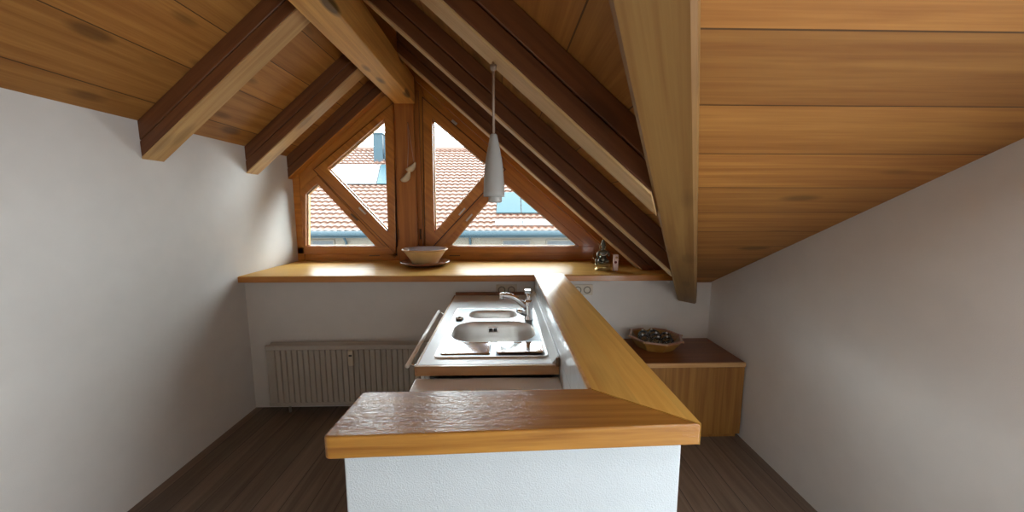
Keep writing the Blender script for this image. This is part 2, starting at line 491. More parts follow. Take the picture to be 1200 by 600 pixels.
for x0, x1, y0, y1 in ((MSK[0]-.05, MSK[0], MSK[2]-.05, MSK[3]+.05), (MSK[1], MSK[1]+.05, MSK[2]-.05, MSK[3]+.05), (MSK[0], MSK[1], MSK[2]-.05, MSK[2]), (MSK[0], MSK[1], MSK[3], MSK[3]+.05)):
    c4 = [(x0, y0), (x1, y0), (x1, y1), (x0, y1)]
    fm.hexa([(x, y, mz(y)-0.02) for x, y in c4], [(x, y, mz(y)+0.06) for x, y in c4])
structure(fm.build('unseen_roof_window', M['frame_h']))
sheet('ceiling', [(XR, YB-.1, zl(XR, LT)), (XR, Yv, zl(XR, LT)), (XR, YB-.1, mz(YB-.1))], M['boards_m'], up=(-T, 0, 0))

# ------------------------------------------------------------------ rafters
RW = 0.13
SOF = 0.012
def rafter(Y0, zf, x0, end, label, mats, Y1=None):
    """zf(x): underside; end(Y, h) -> x where it stops; a drying crack runs along the near face"""
    Y1 = Y1 or Y0 + RW
    D = CT - CB
    k0 = D*0.46; g = 0.007
    b0 = SOF
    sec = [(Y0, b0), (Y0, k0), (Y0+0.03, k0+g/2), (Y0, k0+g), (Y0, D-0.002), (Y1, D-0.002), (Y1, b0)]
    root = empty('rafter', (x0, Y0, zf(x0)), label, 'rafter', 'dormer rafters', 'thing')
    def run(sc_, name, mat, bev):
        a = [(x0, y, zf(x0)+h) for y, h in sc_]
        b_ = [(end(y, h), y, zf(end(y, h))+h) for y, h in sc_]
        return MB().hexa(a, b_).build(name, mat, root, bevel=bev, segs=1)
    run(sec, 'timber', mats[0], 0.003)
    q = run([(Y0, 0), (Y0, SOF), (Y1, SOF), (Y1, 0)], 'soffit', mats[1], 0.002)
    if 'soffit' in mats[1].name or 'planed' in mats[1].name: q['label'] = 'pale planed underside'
    return root
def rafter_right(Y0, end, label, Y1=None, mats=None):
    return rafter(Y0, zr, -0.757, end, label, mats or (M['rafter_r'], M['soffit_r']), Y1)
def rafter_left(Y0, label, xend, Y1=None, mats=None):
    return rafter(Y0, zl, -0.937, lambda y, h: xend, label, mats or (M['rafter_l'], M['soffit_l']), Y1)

def end_sill(y, h): return (CH + CB + h - Zs)/S - 0.002
def end_valley(y, h): return vx(y) - 0.001
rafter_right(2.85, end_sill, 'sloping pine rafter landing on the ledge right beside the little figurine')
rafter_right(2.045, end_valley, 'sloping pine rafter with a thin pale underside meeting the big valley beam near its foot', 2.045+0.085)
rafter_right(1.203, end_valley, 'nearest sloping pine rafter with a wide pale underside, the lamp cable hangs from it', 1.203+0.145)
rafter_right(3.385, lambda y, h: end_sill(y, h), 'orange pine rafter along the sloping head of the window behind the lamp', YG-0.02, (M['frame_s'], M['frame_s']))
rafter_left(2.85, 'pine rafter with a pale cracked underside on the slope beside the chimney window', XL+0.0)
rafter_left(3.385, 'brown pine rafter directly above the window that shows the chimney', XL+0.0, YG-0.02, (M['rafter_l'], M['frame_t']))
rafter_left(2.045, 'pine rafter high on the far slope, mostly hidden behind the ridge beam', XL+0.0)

# ridge beam, post, valley beam
tag(MB().box(-0.936, -0.758, -1.0, 3.375, 2.42, 2.64).build('ridge_beam', M['ridge'], bevel=0.006), 'thick knotty pine ridge beam coming forward from the top of the window post', 'beam', None, 'thing')
pr = empty('window_post', (-0.85, 3.45, Zs), 'upright pine post between the two gable windows, ornament hung on it', 'post', None, 'thing')
MB().box(-0.937, -0.775, 3.375, 3.54, Zs, 2.425).build('post', M['post'], pr, bevel=0.004)
MB().box(-0.965, -0.74, 3.43, 3.55, Zs, 2.55).build('backing_board', M['post'], pr, bevel=0.003)
for x in (-0.951, -0.757):
    m_ = MB(); m_.tube([(x, 3.424, 1.235), (x, 3.424, 1.33)], 0.008, 10)
    m_.build('hinge', M['bronze_fit'], pr)
bw = 0.13
n = Vector((0.8736, -0.4866, 0))
def vbeam(Y):
    p = Vector((vx(Y), Y, vz(Y)))
    q = p + n*bw
    D = Vector((0, 0, 0.165))
    return [p, q, q + D*0.62, p + D*1.0]
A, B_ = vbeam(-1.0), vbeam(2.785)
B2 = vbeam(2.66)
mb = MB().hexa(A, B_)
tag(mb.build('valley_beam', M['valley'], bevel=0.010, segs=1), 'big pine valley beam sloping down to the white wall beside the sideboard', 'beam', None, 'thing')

# ------------------------------------------------------------------ window ledge
sl = empty('window_ledge', (-0.3, 3.1, Zs-0.042), 'deep varnished pine ledge under the gable windows, bowl and figurine standing on it', 'window ledge', None, 'thing')
MB().slab([(XL, 2.66), (1.285, 2.66), (1.321, 2.74), (1.321, 3.56), (XL, 3.56)], Zs-0.040, Zs).build('ledge_board', M['sill'], sl, bevel=0.004)
MB().box(XL, 1.285, 2.654, 2.668, Zs-0.046, Zs-0.005).build('front_edge', M['frame_h'], sl, bevel=0.002)

# ------------------------------------------------------------------ gable windows
def poly(pts, Y=YG): return [xz(x, y, Y) for x, y in pts]
def off_line(p, q, d):
    """line p-q shifted by d to its left"""
    dx, dy = q[0]-p[0], q[1]-p[1]
    l = math.hypot(dx, dy)
    return ((p[0]-dy/l*d, p[1]+dx/l*d), (q[0]-dy/l*d, q[1]+dx/l*d))
def meet(a, b_):
    (x1, y1), (x2, y2) = a; (x3, y3), (x4, y4) = b_
    d = (x1-x2)*(y3-y4) - (y1-y2)*(x3-x4)
    t = (x1*y2-y1*x2); u = (x3*y4-y3*x4)
    return ((t*(x3-x4)-(x1-x2)*u)/d, (t*(y3-y4)-(y1-y2)*u)/d)
def inset(pl, ds):
    """pl anticlockwise; each edge i (pl[i] to pl[i+1]) moved inwards by ds[i]"""
    n_ = len(pl)
    if not isinstance(ds, (list, tuple)): ds = [ds]*n_
    ls = [off_line(pl[i], pl[(i+1) % n_], ds[i]) for i in range(n_)]
    return [meet(ls[i-1], ls[i]) for i in range(n_)]

def latch(px, py, ang, parent, Y, mat, L_=0.085, W_=0.016):
    c = at(px, py, Y)
    d = Vector((math.cos(ang), 0, math.sin(ang))); e = Vector((-math.sin(ang), 0, math.cos(ang)))
    o0 = [c + d*sx*L_/2 + e*sz*W_/2 for sx, sz in ((-1, -1), (1, -1), (1, 1), (-1, 1))]
    y = Vector((0, -0.012, 0))
    return MB().hexa(o0, [p + y for p in o0]).build('latch', mat, parent, bevel=0.003)

def gable_window(name, sash_glass, sash_outer, low_glass, right, label):
    base = Vector((0.1 if right else -1.45, YG, Zs))
    root = empty(name, base, label, 'window', None, 'structure')
    sg, so, lg = poly(sash_glass), poly(sash_outer), poly(low_glass)
    # lower fixed light with its frame
    MB().ring(inset(lg, -0.055), lg, YG-0.045, YG+0.045).build('fixed_frame', M['frame_s'], root, bevel=0.003)
    MB().prism(inset(lg, -0.004), YG-0.004, YG+0.004).build('pane', M['pane'], root)
    bead = MB().ring(lg, inset(lg, 0.007), YG-0.012, YG+0.012)
    bead.build('glazing_bead', M['side_edge'], root)
    # opening sash
    sroot = MB().ring(so, sg, YG-0.062, YG+0.035).build('sash', M['frame_s'], root, bevel=0.005)
    MB().ring(sg, inset(sg, 0.008), YG-0.014, YG+0.012).build('sash_bead', M['side_edge'], sroot)
    MB().prism(inset(sg, -0.004), YG-0.004, YG+0.004).build('sash_pane', M['pane'], sroot)
    MB().ring(inset(so, -0.007), inset(so, 0.002), YG-0.05, YG-0.034).build('rebate_shadow', M['gap_shadow'], root)['label'] = 'painted shadow line round the opening sash'  # dark ring painting in the shadow between sash and frame
    return root, sroot

# anticlockwise polygons in (x, z): listed in picture coordinates
w1, s1 = gable_window('window_1',
    [(452.5, 141), (387, 198), (457, 271.6)], [(464, 122), (371.5, 199.5), (466, 297)],
    [(374.5, 215.5), (361, 227.5), (361, 288), (442, 288)], False, 'timber window with an opening diamond sash, chimney seen through it')
w2, s2 = gable_window('window_2',
    [(508, 141), (510.5, 272), (575, 197.6)], [(497, 117), (500, 297), (591.5, 199)],
    [(590.4, 213.8), (528, 288), (677, 288)], True, 'timber window with an opening triangular sash, blue roof panel seen through it')
latch(425, 247, math.radians(-45), s1, YG-0.062, M['fitting'])
latch(415.5, 254.5, math.radians(-45), w1, YG-0.045, M['bronze_fit'])
latch(541.5, 248, math.radians(48), s2, YG-0.062, M['fitting'])
latch(550, 255, math.radians(48), w2, YG-0.045, M['fitting'])
latch(532.5, 143.5, math.radians(-40), w2, YG-0.062, M['fitting'], 0.055, 0.022)
# heads, jambs and slanted mullions between the sashes, the fixed lights and the rafters
def member(pts, name, parent, mat, y0=YG-0.035, y1=YG+0.05):
    return MB().prism(poly(pts), y0, y1).build(name, mat, parent, bevel=0.003)
member([(489, 80), (500, 122), (589, 197), (590.4, 213.8), (677, 288), (677, 290), (724, 296), (724, 272)], 'head_frame', w2, M['frame_s'])
member([(489, 96), (489, 300), (504, 300), (501, 118)], 'jamb', w2, M['frame_v'])
member([(590.4, 213.8), (528, 288), (505, 302), (500, 293), (589, 199)], 'mullion', w2, M['frame_t'])
member([(470, 84), (464, 126), (376, 199), (374.5, 215.5), (361, 227.5), (356, 232), (345, 200), (345, 180), (455, 88)], 'head_frame', w1, M['frame_t'])
member([(461, 118), (461, 300), (471, 300), (471, 100)], 'jamb', w1, M['frame_v'])
member([(374.5, 215.5), (442, 288), (464, 302), (469, 296), (376, 200)], 'mullion', w1, M['frame_s'])
# bottom rails
a0 = at(500, 289, YG); a1 = at(702, 289, YG)
for r_, x0, x1 in ((w2, -0.742, 0.86), (w1, XL, -0.962)):
    MB().box(x0, x1, YG-0.05, YG+0.05, 1.098, 1.163).build('bottom_rail', M['frame_h'], r_, bevel=0.004)
    MB().box(x0, x1, YG-0.03, YG+0.06, Zs, 1.10).build('lower_rail', M['frame_h'], r_, bevel=0.003)
for r_, px in ((w1, 439), (w2, 533)):
    c = at(px, 299.5, YG-0.03)
    MB().box(c.x-0.05, c.x+0.05, YG-0.036, YG-0.028, c.z-0.004, c.z+0.004).build('drain_cover', M['bronze_fit'], r_)
# left end of the window against the cheek wall
MB().box(XL, XL+0.06, YG-0.05, YG+0.05, Zs, zl(XL, LT)).build('end_stile', M['frame_h'], w1, bevel=0.003)
# gable above/right of the windows (outside skin)
structure(MB().prism([(0.90, 1.02), (1.34, 1.02), (1.34, 1.05), (-0.70, zr(-0.70, CT)), (-0.70, 2.55)], YG-0.018, YG+0.06).build('wall_gable', M['frame_s']))
structure(MB().prism([(-0.97, 2.55), (-0.70, 2.55), (-0.70, zr(-0.70, CT)), (XR, zr(XR, CT)), (XL, zl(XL, LT)), (XL, zl(XL)+0.03)], YG-0.018, YG+0.06).build('wall_gable_peak', M['frame_s']))

# ------------------------------------------------------------------ low partition with the bar top
ZB = Zs - 0.052
def rounded(poly_, idx, r, k=5):
    out = []
    for i, p in enumerate(poly_):
        if i not in idx: out.append(p); continue
        P = Vector(p); A_ = (Vector(poly_[i-1]) - P).normalized(); B2_ = (Vector(poly_[(i+1) % len(poly_)]) - P).normalized()
        s_, e_ = P + A_*r, P + B2_*r
        for q in range(k+1):
            t = q/k
            v = s_*(1-t)**2 + P*2*t*(1-t) + e_*t*t
            out.append((v.x, v.y))
    return out
pw = structure(MB().slab([(-0.366, 0.790), (0.430, 0.815), (0.430, YW), (0.246, YW), (0.246, 0.925), (-0.366, 0.925)], 0.0, ZB).build('wall_partition', M['rough_wall'], bevel=0.004), 'low white textured partition wall carrying the pine bar top', 'wall')
MB().box(0.2345, 0.2465, 0.925, YW-0.001, 0.30, ZB).box(0.2345, 0.2385, 0.944, 2.655, ZB, Zs-0.010).build('tile_panel', M['tiles'], pw)
br = empty('bar_top', (0.1, 0.85, ZB), 'L-shaped varnished pine bar top on the low white partition', 'bar top', None, 'thing')
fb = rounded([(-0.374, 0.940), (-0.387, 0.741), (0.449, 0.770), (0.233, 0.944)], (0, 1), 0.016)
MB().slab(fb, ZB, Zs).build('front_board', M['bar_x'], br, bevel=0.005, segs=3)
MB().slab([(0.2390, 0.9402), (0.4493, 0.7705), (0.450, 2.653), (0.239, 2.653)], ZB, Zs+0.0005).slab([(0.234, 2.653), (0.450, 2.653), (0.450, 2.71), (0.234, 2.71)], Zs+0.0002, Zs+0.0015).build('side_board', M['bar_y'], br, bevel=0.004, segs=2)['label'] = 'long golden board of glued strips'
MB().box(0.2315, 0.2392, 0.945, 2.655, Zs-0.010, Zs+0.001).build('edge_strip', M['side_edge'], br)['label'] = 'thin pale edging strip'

# ------------------------------------------------------------------ worktop, cabinet and sink
WZ = 0.88
WX0, WX1, WY0, WY1 = -0.350, 0.2335, 1.462, 2.70
wt = empty('kitchen_worktop', (-0.06, 2.0, WZ-0.042), 'pale laminate kitchen worktop with wooden edge, steel sink let into it', 'worktop')
HX0, HX1, HY0, HY1 = -0.28, 0.180, 1.60, 2.28       # cut-out
s_ = MB()
s_.box(WX0, HX0, WY0, WY1, WZ-0.04, WZ); s_.box(HX1, WX1, WY0, WY1, WZ-0.04, WZ)
s_.box(HX0, HX1, WY0, HY0, WZ-0.04, WZ); s_.box(HX0, HX1, HY1, WY1, WZ-0.04, WZ)
s_.build('laminate_surface', M['laminate'], wt)
MB().box(WX0-0.002, WX1-0.001, WY0-0.016, WY0+0.0005, WZ-0.042, WZ-0.001).build('end_edging', M['edge_x'], wt, bevel=0.002)['label'] = 'brown wooden edge facing the bar'
MB().box(WX0-0.012, WX0+0.0005, WY0-0.016, WY1, WZ-0.042, WZ-0.001).build('front_edging', M['edge_x'], wt, bevel=0.002)['label'] = 'narrow wooden edge along the front'
MB().box(WX0, WX1, WY1-0.018, WY1, WZ, WZ+0.022).build('rear_upstand', M['side_top'], wt, bevel=0.003)['label'] = 'brown upstand strip against the wall'
u_ = MB().prism([(0.203, WZ), (0.2335, WZ), (0.2335, WZ+0.034), (0.226, WZ+0.034)], WY0, WY1-0.018)
u_.build('side_upstand', M['laminate'], wt, bevel=0.002)['label'] = 'pale sloped strip along the tiles'
MB().box(0.216, 0.2335, WY0-0.030, WY0-0.016, WZ-0.004, WZ+0.036).build('upstand_end_cap', M['bronze_fit'], wt, bevel=0.006)['label'] = 'dark end cap of the strip'

cb = empty('sink_cabinet', (-0.06, 2.05, 0), 'white sink cabinet under the pale worktop with a slim rail along its front', 'cabinet')
MB().box(-0.325, 0.2315, WY0+0.01, WY1-0.01, 0.10, WZ-0.17).box(-0.325, -0.305, WY0+0.01, WY1-0.01, WZ-0.17, WZ-0.0425).build('carcass', M['cab'], cb, bevel=0.002)
MB().box(-0.28, 0.2315, WY0+0.03, WY1-0.02, 0.0, 0.10).build('plinth', M['dark'], cb)
for y0, y1 in ((WY0+0.012, 2.06), (2.066, WY1-0.012)):
    d_ = MB().box(-0.343, -0.326, y0, y1, 0.11, WZ-0.05).build('door', M['cab'], cb, bevel=0.003)
    MB().tube([(-0.342, y0+0.08, 0.74), (-0.365, y0+0.09, 0.74), (-0.365, y0+0.2, 0.74), (-0.342, y0+0.21, 0.74)], 0.005, 8).build('handle', M['chrome'], d_)
rx, rz = -0.405, WZ-0.022
MB().tube([(rx, 1.50, rz), (rx-0.01, 2.34, rz)], 0.0095, 14).build('towel_rail', M['rail'], cb)['label'] = 'slim white round rail'
for y in (1.53, 2.315):
    MB().tube([(rx-0.005, y, rz), (-0.355, y, rz-0.022), (-0.335, y, rz-0.045)], 0.0045, 8).build('rail_bracket', M['chrome'], cb)

lu = empty('low_unit', (-0.05, 1.2, 0), 'white topped low unit set a step below the worktop, right behind the bar', 'cabinet')
MB().box(-0.345, 0.2315, 0.945, 1.452, 0.05, 0.80).build('body', M['white_enamel'], lu, bevel=0.004)
MB().box(-0.362, 0.2325, 0.935, 1.458, 0.80, 0.822).build('top_panel', M['white_enamel'], lu, bevel=0.004)
MB().box(-0.31, 0.2315, 0.96, 1.44, 0.0, 0.05).build('foot', M['dark'], lu)

# sink
sk = empty('kitchen_sink', (-0.05, 1.98, WZ), 'stainless steel inset sink with a long bowl, small bowl and drainer', 'sink')
def rrect(x0, x1, y0, y1, r, k=6):
    out = []
    for cx, cy, a0_ in ((x1-r, y1-r, 0), (x0+r, y1-r, 90), (x0+r, y0+r, 180), (x1-r, y0+r, 270)):
        for q in range(k+1):
            a = math.radians(a0_ + 90*q/k)
            out.append((cx + r*math.cos(a), cy + r*math.sin(a)))
    return out
SX0, SX1, SY0, SY1 = -0.300, 0.202, 1.520, 2.315
BX0, BX1, BY0, BY1 = -0.264, 0.166, 1.702, 2.035
CX0, CX1, CY0, CY1 = -0.205, 0.085, 2.085, 2.265
def plate_with_holes():
    bm = bmesh.new()
    loops = [rrect(SX0+0.012, SX1-0.012, SY0+0.012, SY1-0.012, 0.02), rrect(BX0, BX1, BY0, BY1, 0.13, 10), rrect(CX0, CX1, CY0, CY1, 0.075, 8)]
    edges = []
    for lp in loops:
        vs = [bm.verts.new((x, y, WZ+0.004)) for x, y in lp]
        edges += [bm.edges.new((vs[i], vs[(i+1) % len(vs)])) for i in range(len(vs))]
    bmesh.ops.triangle_fill(bm, edges=edges, use_beauty=True)
    for f in list(bm.faces):
        c = f.calc_center_median()
        for (x0, x1, y0, y1, r) in ((BX0, BX1, BY0, BY1, 0.13), (CX0, CX1, CY0, CY1, 0.075)):
            dx = max(x0 + r - c.x, 0, c.x - (x1 - r)); dy = max(y0 + r - c.y, 0, c.y - (y1 - r))
            if x0 < c.x < x1 and y0 < c.y < y1 and math.hypot(dx, dy) < r - 1e-4:
                bm.faces.remove(f); break
    mb_ = MB(); mb_.bm.free(); mb_.bm = bm
    return mb_
plate_with_holes().build('deck', M['steel_deck'], sk)
def loft(name, loops, mat, cap=True, parent=sk, smooth=True):
    vs, fs = [], []
    n_ = len(loops[0])
    for lp in loops: vs += lp
    for i in range(len(loops)-1):
        for k in range(n_):
            l = (k+1) % n_
            fs.append([i*n_+k, i*n_+l, (i+1)*n_+l, (i+1)*n_+k])
    if cap: fs.append([(len(loops)-1)*n_+k for k in range(n_)])
    return MB().add(vs, fs, smooth).build(name, mat, parent)
def lp(x0, x1, y0, y1, r, z, k=6): return [(x, y, z) for x, y in rrect(x0, x1, y0, y1, r, k)]
loft('rim', [lp(SX0, SX1, SY0, SY1, 0.03, WZ+0.0005), lp(SX0+0.003, SX1-0.003, SY0+0.003, SY1-0.003, 0.028, WZ+0.006), lp(SX0+0.009, SX1-0.009, SY0+0.009, SY1-0.009, 0.023, WZ+0.007), lp(SX0+0.014, SX1-0.014, SY0+0.014, SY1-0.014, 0.018, WZ+0.004)], M['steel'], cap=False)
def bowl(name, x0, x1, y0, y1, r, depth, k):
    z = WZ + 0.004
    L_ = [lp(x0, x1, y0, y1, r, z, k), lp(x0+0.004, x1-0.004, y0+0.004, y1-0.004, r-0.004, z-0.003, k)]
    for t in (0.25, 0.5, 0.75, 0.88, 0.96):
        e = 0.006 + 0.012*t + (0.03*(t-0.75)/0.25 if t > 0.75 else 0)
        L_.append(lp(x0+e, x1-e, y0+e, y1-e, max(r-e, 0.02), z-depth*t, k))
    e = 0.075
    L_.append(lp(x0+e, x1-e, y0+e, y1-e, max(r-e, 0.015), z-depth, k))
    return loft(name, L_, M['steel'])
b1 = bowl('main_bowl', BX0, BX1, BY0, BY1, 0.13, 0.165, 10)
b2 = bowl('small_bowl', CX0, CX1, CY0, CY1, 0.075, 0.10, 8)
MB().lathe([(0.0, 0.004), (0.03, 0.004), (0.042, 0.001), (0.045, -0.002)], (-0.05, 1.86, WZ-0.158), 24).build('drain', M['chrome'], b1)
MB().lathe([(0.0, 0.004), (0.022, 0.004), (0.03, 0.001), (0.033, -0.002)], (-0.06, 2.175, WZ-0.095), 24).build('drain', M['chrome'], b2)
ov = MB().box(-0.082, -0.028, BY1-0.022, BY1-0.010, WZ-0.055, WZ-0.026).build('overflow_plate', M['steel_bright'], b1, bevel=0.002)
ov2 = MB().box(-0.077, -0.058, BY1-0.024, BY1-0.018, WZ-0.050, WZ-0.031).box(-0.052, -0.033, BY1-0.024, BY1-0.018, WZ-0.050, WZ-0.031)
ov2.build('overflow_slot', M['dark'], b1)
for x0, x1, up in ((-0.276, -0.056, 0.0), (-0.030, 0.184, 0.005)):
    def dl(e, r, z): return [(x, y, z + up*(1.692-y)/0.137) for x, y in rrect(x0+e, x1-e, 1.555+e, 1.692-e, r)]
    loft('drainer_panel', [dl(0, 0.010, WZ+0.0042), dl(0.004, 0.008, WZ+0.010), dl(0.008, 0.006, WZ+0.010), dl(0.011, 0.005, WZ+0.008)], M['steel_bright'], smooth=False)
# little rosette of the waste control
ro = MB()
for q in range(5):
    a = 2*PI*q/5 + 0.3
    ro.ball((-0.250 + 0.014*math.cos(a), 2.07 + 0.02*math.sin(a), WZ+0.010), 0.011, 10, 6, (1, 1.3, 0.6))
ro.lathe([(0.0, 0.022), (0.008, 0.02), (0.010, 0.004)], (-0.250, 2.07, WZ), 14)
ro.build('waste_knob', M['bronze_fit'], sk)['label'] = 'dark rosette shaped knob'

# tap
TX, TY = 0.147, 2.06
tp = empty('kitchen_tap', (TX, TY, WZ+0.004), 'chrome mixer tap with a long raised spout beside the tiled wall', 'tap')
MB().lathe([(0.0, 0.0), (0.026, 0.0), (0.026, 0.006), (0.022, 0.012), (0.021, 0.05), (0.023, 0.06), (0.023, 0.10), (0.019, 0.118), (0.0, 0.12)], (TX, TY, WZ+0.004), 28).build('body', M['chrome'], tp)
pts = []
for q in range(13):
    t = q/12
    pts.append((TX - 0.012 - 0.140*t, TY - 0.018*t, WZ + 0.075 + 0.095*t - 0.018*t*t*t + 0.018*math.sin(PI*t)*0.8))
MB().tube(pts, [0.0185 - 0.004*q/12 for q in range(13)], 14).build('spout', M['chrome'], tp)
e_ = Vector(pts[-1])
MB().lathe([(0.0, -0.022), (0.011, -0.022), (0.013, -0.016), (0.0135, 0.008), (0.009, 0.014), (0, 0.015)], (e_.x, e_.y, e_.z), 18).build('aerator', M['chrome'], tp)
lv = MB(); lv.tube([(TX, TY, WZ+0.115), (TX, TY+0.006, WZ+0.142), (TX-0.004, TY+0.012, WZ+0.165)], [0.017, 0.014, 0.012], 14)
lv.box(TX-0.022, TX+0.014, TY-0.006, TY+0.03, WZ+0.155, WZ+0.177)
lv.build('lever', M['chrome'], tp, bevel=0.004)
MB().tube([(TX-0.012, TY-0.004, WZ+0.036), (TX-0.045, TY-0.010, WZ+0.052), (TX-0.064, TY-0.012, WZ+0.062)], [0.015, 0.014, 0.013], 14).build('side_outlet', M['chrome'], tp)
MB().lathe([(0, 0), (0.0095, 0), (0.0095, -0.003), (0, -0.003)], (TX-0.066, TY-0.012, WZ+0.062), 14, 'x').build('outlet_hole', M['dark'], tp)

# ------------------------------------------------------------------ double sockets
def double_socket(cx, cz, label):
    Y = YW
    root = empty('double_socket', (cx, Y, cz), label, 'socket', 'double wall sockets')
    MB().box(cx-0.078, cx+0.078, Y-0.010, Y, cz-0.041, cz+0.041).build('cover_frame', M['cream'], root, bevel=0.004)
    for dx in (-0.036, 0.036):
        s0 = MB().lathe([(0.0, -0.003), (0.019, -0.003), (0.0205, -0.014), (0.028, -0.0145), (0.0285, -0.009)], (cx+dx, Y, cz), 28, 'y').build('socket_insert', M['cream_shaded'], root)
        h = MB()
        for q in (-0.0095, 0.0095):
            h.lathe([(0, -0.004), (0.003, -0.004), (0.003, -0.002)], (cx+dx+q, Y, cz), 10, 'y')
        h.build('pin_hole', M['dark'], s0)
    return root
c = at(593.5, 339.5, YW); double_socket(c.x, c.z, 'cream double socket on the wall behind the tap')
c = at(683.5, 339.5, YW); double_socket(c.x-0.008, c.z, 'cream double socket on the sideboard side of the bar')

# ------------------------------------------------------------------ radiator
rd = empty('radiator', (-1.05, 2.66, 0.03), 'cream panel radiator under the ledge with vertical grooves', 'radiator')
RX0, RX1, RZ0, RZ1, RY = -1.72, -0.42, 0.07, 0.535, 2.60
prof = []
k = int((RX1-RX0-0.08)/0.040)
x = RX0 + 0.04
front = [(RX0, RY+0.012), (RX0+0.01, RY), (x, RY)]
for q in range(k):
    front += [(x+0.024, RY), (x+0.029, RY+0.011), (x+0.035, RY+0.011), (x+0.040, RY)]
    x += 0.040
front += [(RX1-0.01, RY), (RX1, RY+0.012)]
back = [(RX1, RY+0.03), (RX0, RY+0.03)]
MB().slab(front + back, RZ0+0.03, RZ1-0.035).build('front_panel', M['radiator'], rd)
MB().box(RX0, RX1, RY, RY+0.03, RZ1-0.035, RZ1).box(RX0, RX1, RY, RY+0.03, RZ0, RZ0+0.03).build('header_rail', M['radiator'], rd, bevel=0.006)
MB().box(RX0, RX1, RY+0.066, RY+0.09, RZ0, RZ1).build('rear_panel', M['radiator'], rd, bevel=0.006)
gp = [(RX0+0.01, RY+0.030), (RX1-0.01, RY+0.030), (RX1-0.01, RY+0.0655), (RX0+0.01, RY+0.0655)]
MB().slab(gp, RZ1-0.012, RZ1-0.004).build('top_grille', M['radiator'], rd)
for xx in (RX0+0.2, RX1-0.2):
    MB().box(xx-0.015, xx+0.015, RY+0.085, YW, RZ0+0.05, RZ1-0.06).build('wall_bracket', M['radiator'], rd)
for xx in (RX0+0.12, RX1-0.12):
    MB().tube([(xx, RY+0.05, RZ0+0.01), (xx, RY+0.05, 0.0)], 0.009, 10).build('supply_pipe', M['radiator'], rd)
c = at(412, 418, RY)
hm = MB().box(c.x-0.019, c.x+0.019, RY-0.022, RY+0.001, c.z-0.062, c.z+0.050).build('heat_meter', M['cream'], rd, bevel=0.005)
hm['label'] = 'cream heat cost meter'
MB().box(c.x-0.011, c.x+0.011, RY-0.024, RY-0.021, c.z+0.010, c.z+0.022).build('display', M['dark'], hm)

# ------------------------------------------------------------------ bowl on its wooden plate
c0 = at(498.5, 309, 3.13)
BC = (c0.x, 3.13, Zs)
pl_ = MB().lathe([(0.0, 0.006), (0.09, 0.002), (0.11, 0.0), (0.15, 0.006), (0.192, 0.026), (0.203, 0.031), (0.206, 0.036), (0.201, 0.041), (0.188, 0.036), (0.15, 0.022), (0.10, 0.018), (0.0, 0.018)], BC, 64).build('wooden_plate', M['bowl_plate'])
tag(pl_, 'round dark wooden plate under the bowl on the ledge', 'plate')
bo = empty('ceramic_bowl', (BC[0], BC[1], Zs+0.020), 'ochre flared ceramic bowl with pale inside, standing on a wooden plate on the ledge', 'bowl')
MB().lathe([(0.0, 0.021), (0.09, 0.021), (0.108, 0.024), (0.112, 0.032), (0.122, 0.052), (0.163, 0.112), (0.180, 0.133)], BC, 64).build('outer_body', M['bowl_out'], bo)
MB().lathe([(0.180, 0.133), (0.189, 0.136), (0.192, 0.142), (0.188, 0.148), (0.181, 0.148)], BC, 64).build('rim', M['side_edge'], bo)
MB().lathe([(0.181, 0.148), (0.174, 0.142), (0.157, 0.116), (0.120, 0.060), (0.100, 0.042), (0.0, 0.036)], BC, 64).build('inner_glaze', M['bowl_in'], bo)['label'] = 'pale grey glazed inside'

# ------------------------------------------------------------------ figurine and card box
def skin_obj(name, verts, edges, radii, mat, parent, sub=2, root=0):
    me = bpy.data.meshes.new(name)
    cs = [Vector(v) for v in verts]
    o0 = Vector((cs[0].x, cs[0].y, min(v.z for v in cs)))
    me.from_pydata([v - o0 for v in cs], edges, [])
    o = bpy.data.objects.new(name, me); COL.objects.link(o)
    me.materials.append(mat)
    o.modifiers.new('skin', 'SKIN')
    sd = o.modifiers.new('sub', 'SUBSURF'); sd.levels = sub; sd.render_levels = sub
    sv = me.skin_vertices[0].data
    for i, r in enumerate(radii):
        sv[i].radius = (r, r) if not isinstance(r, tuple) else r
        sv[i].use_root = (i == root)
    for p in me.polygons: p.use_smooth = True
    if parent:
        o.parent = parent; o.location = o0 - parent.location
    else: o.location = o0
    return o
FX, FY = at(706, 312, 2.87).x, 2.87
fg = empty('figurine', (FX, FY, Zs), 'small dark metal seated figurine with tall headdress on a brass base', 'figurine')
MB().lathe([(0, 0), (0.060, 0), (0.062, 0.008), (0.052, 0.016), (0.050, 0.034), (0.060, 0.044), (0.060, 0.050), (0, 0.050)], (FX, FY, Zs), 28).build('base', M['brass'], fg)['label'] = 'pale brass pedestal'
z0 = Zs + 0.05
V = [(0, 0, .030), (0, 0, .062), (0, 0, .092), (0, 0, .108), (0, -.003, .128), (0, -.004, .146),      # pelvis, belly, chest, neck, head, crown of head
     (-.034, -.004, .092), (-.046, -.018, .064), (-.030, -.036, .046),                                  # one arm
     (.034, -.004, .092), (.047, -.014, .066), (.034, -.034, .070),                                    # other arm raised
     (-.036, -.022, .020), (-.006, -.046, .014), (.036, -.022, .020), (.010, -.044, .022)]             # crossed legs
E_ = [(0, 1), (1, 2), (2, 3), (3, 4), (4, 5), (2, 6), (6, 7), (7, 8), (2, 9), (9, 10), (10, 11), (0, 12), (12, 13), (0, 14), (14, 15)]
R_ = [.026, .024, .024, .011, .017, .013, .011, .009, .008, .011, .009, .008, .016, .011, .016, .011]
skin_obj('seated_body', [(FX + a_*1.05, FY + b_, z0 + c_) for a_, b_, c_ in V], E_, R_, M['pewter'], fg)
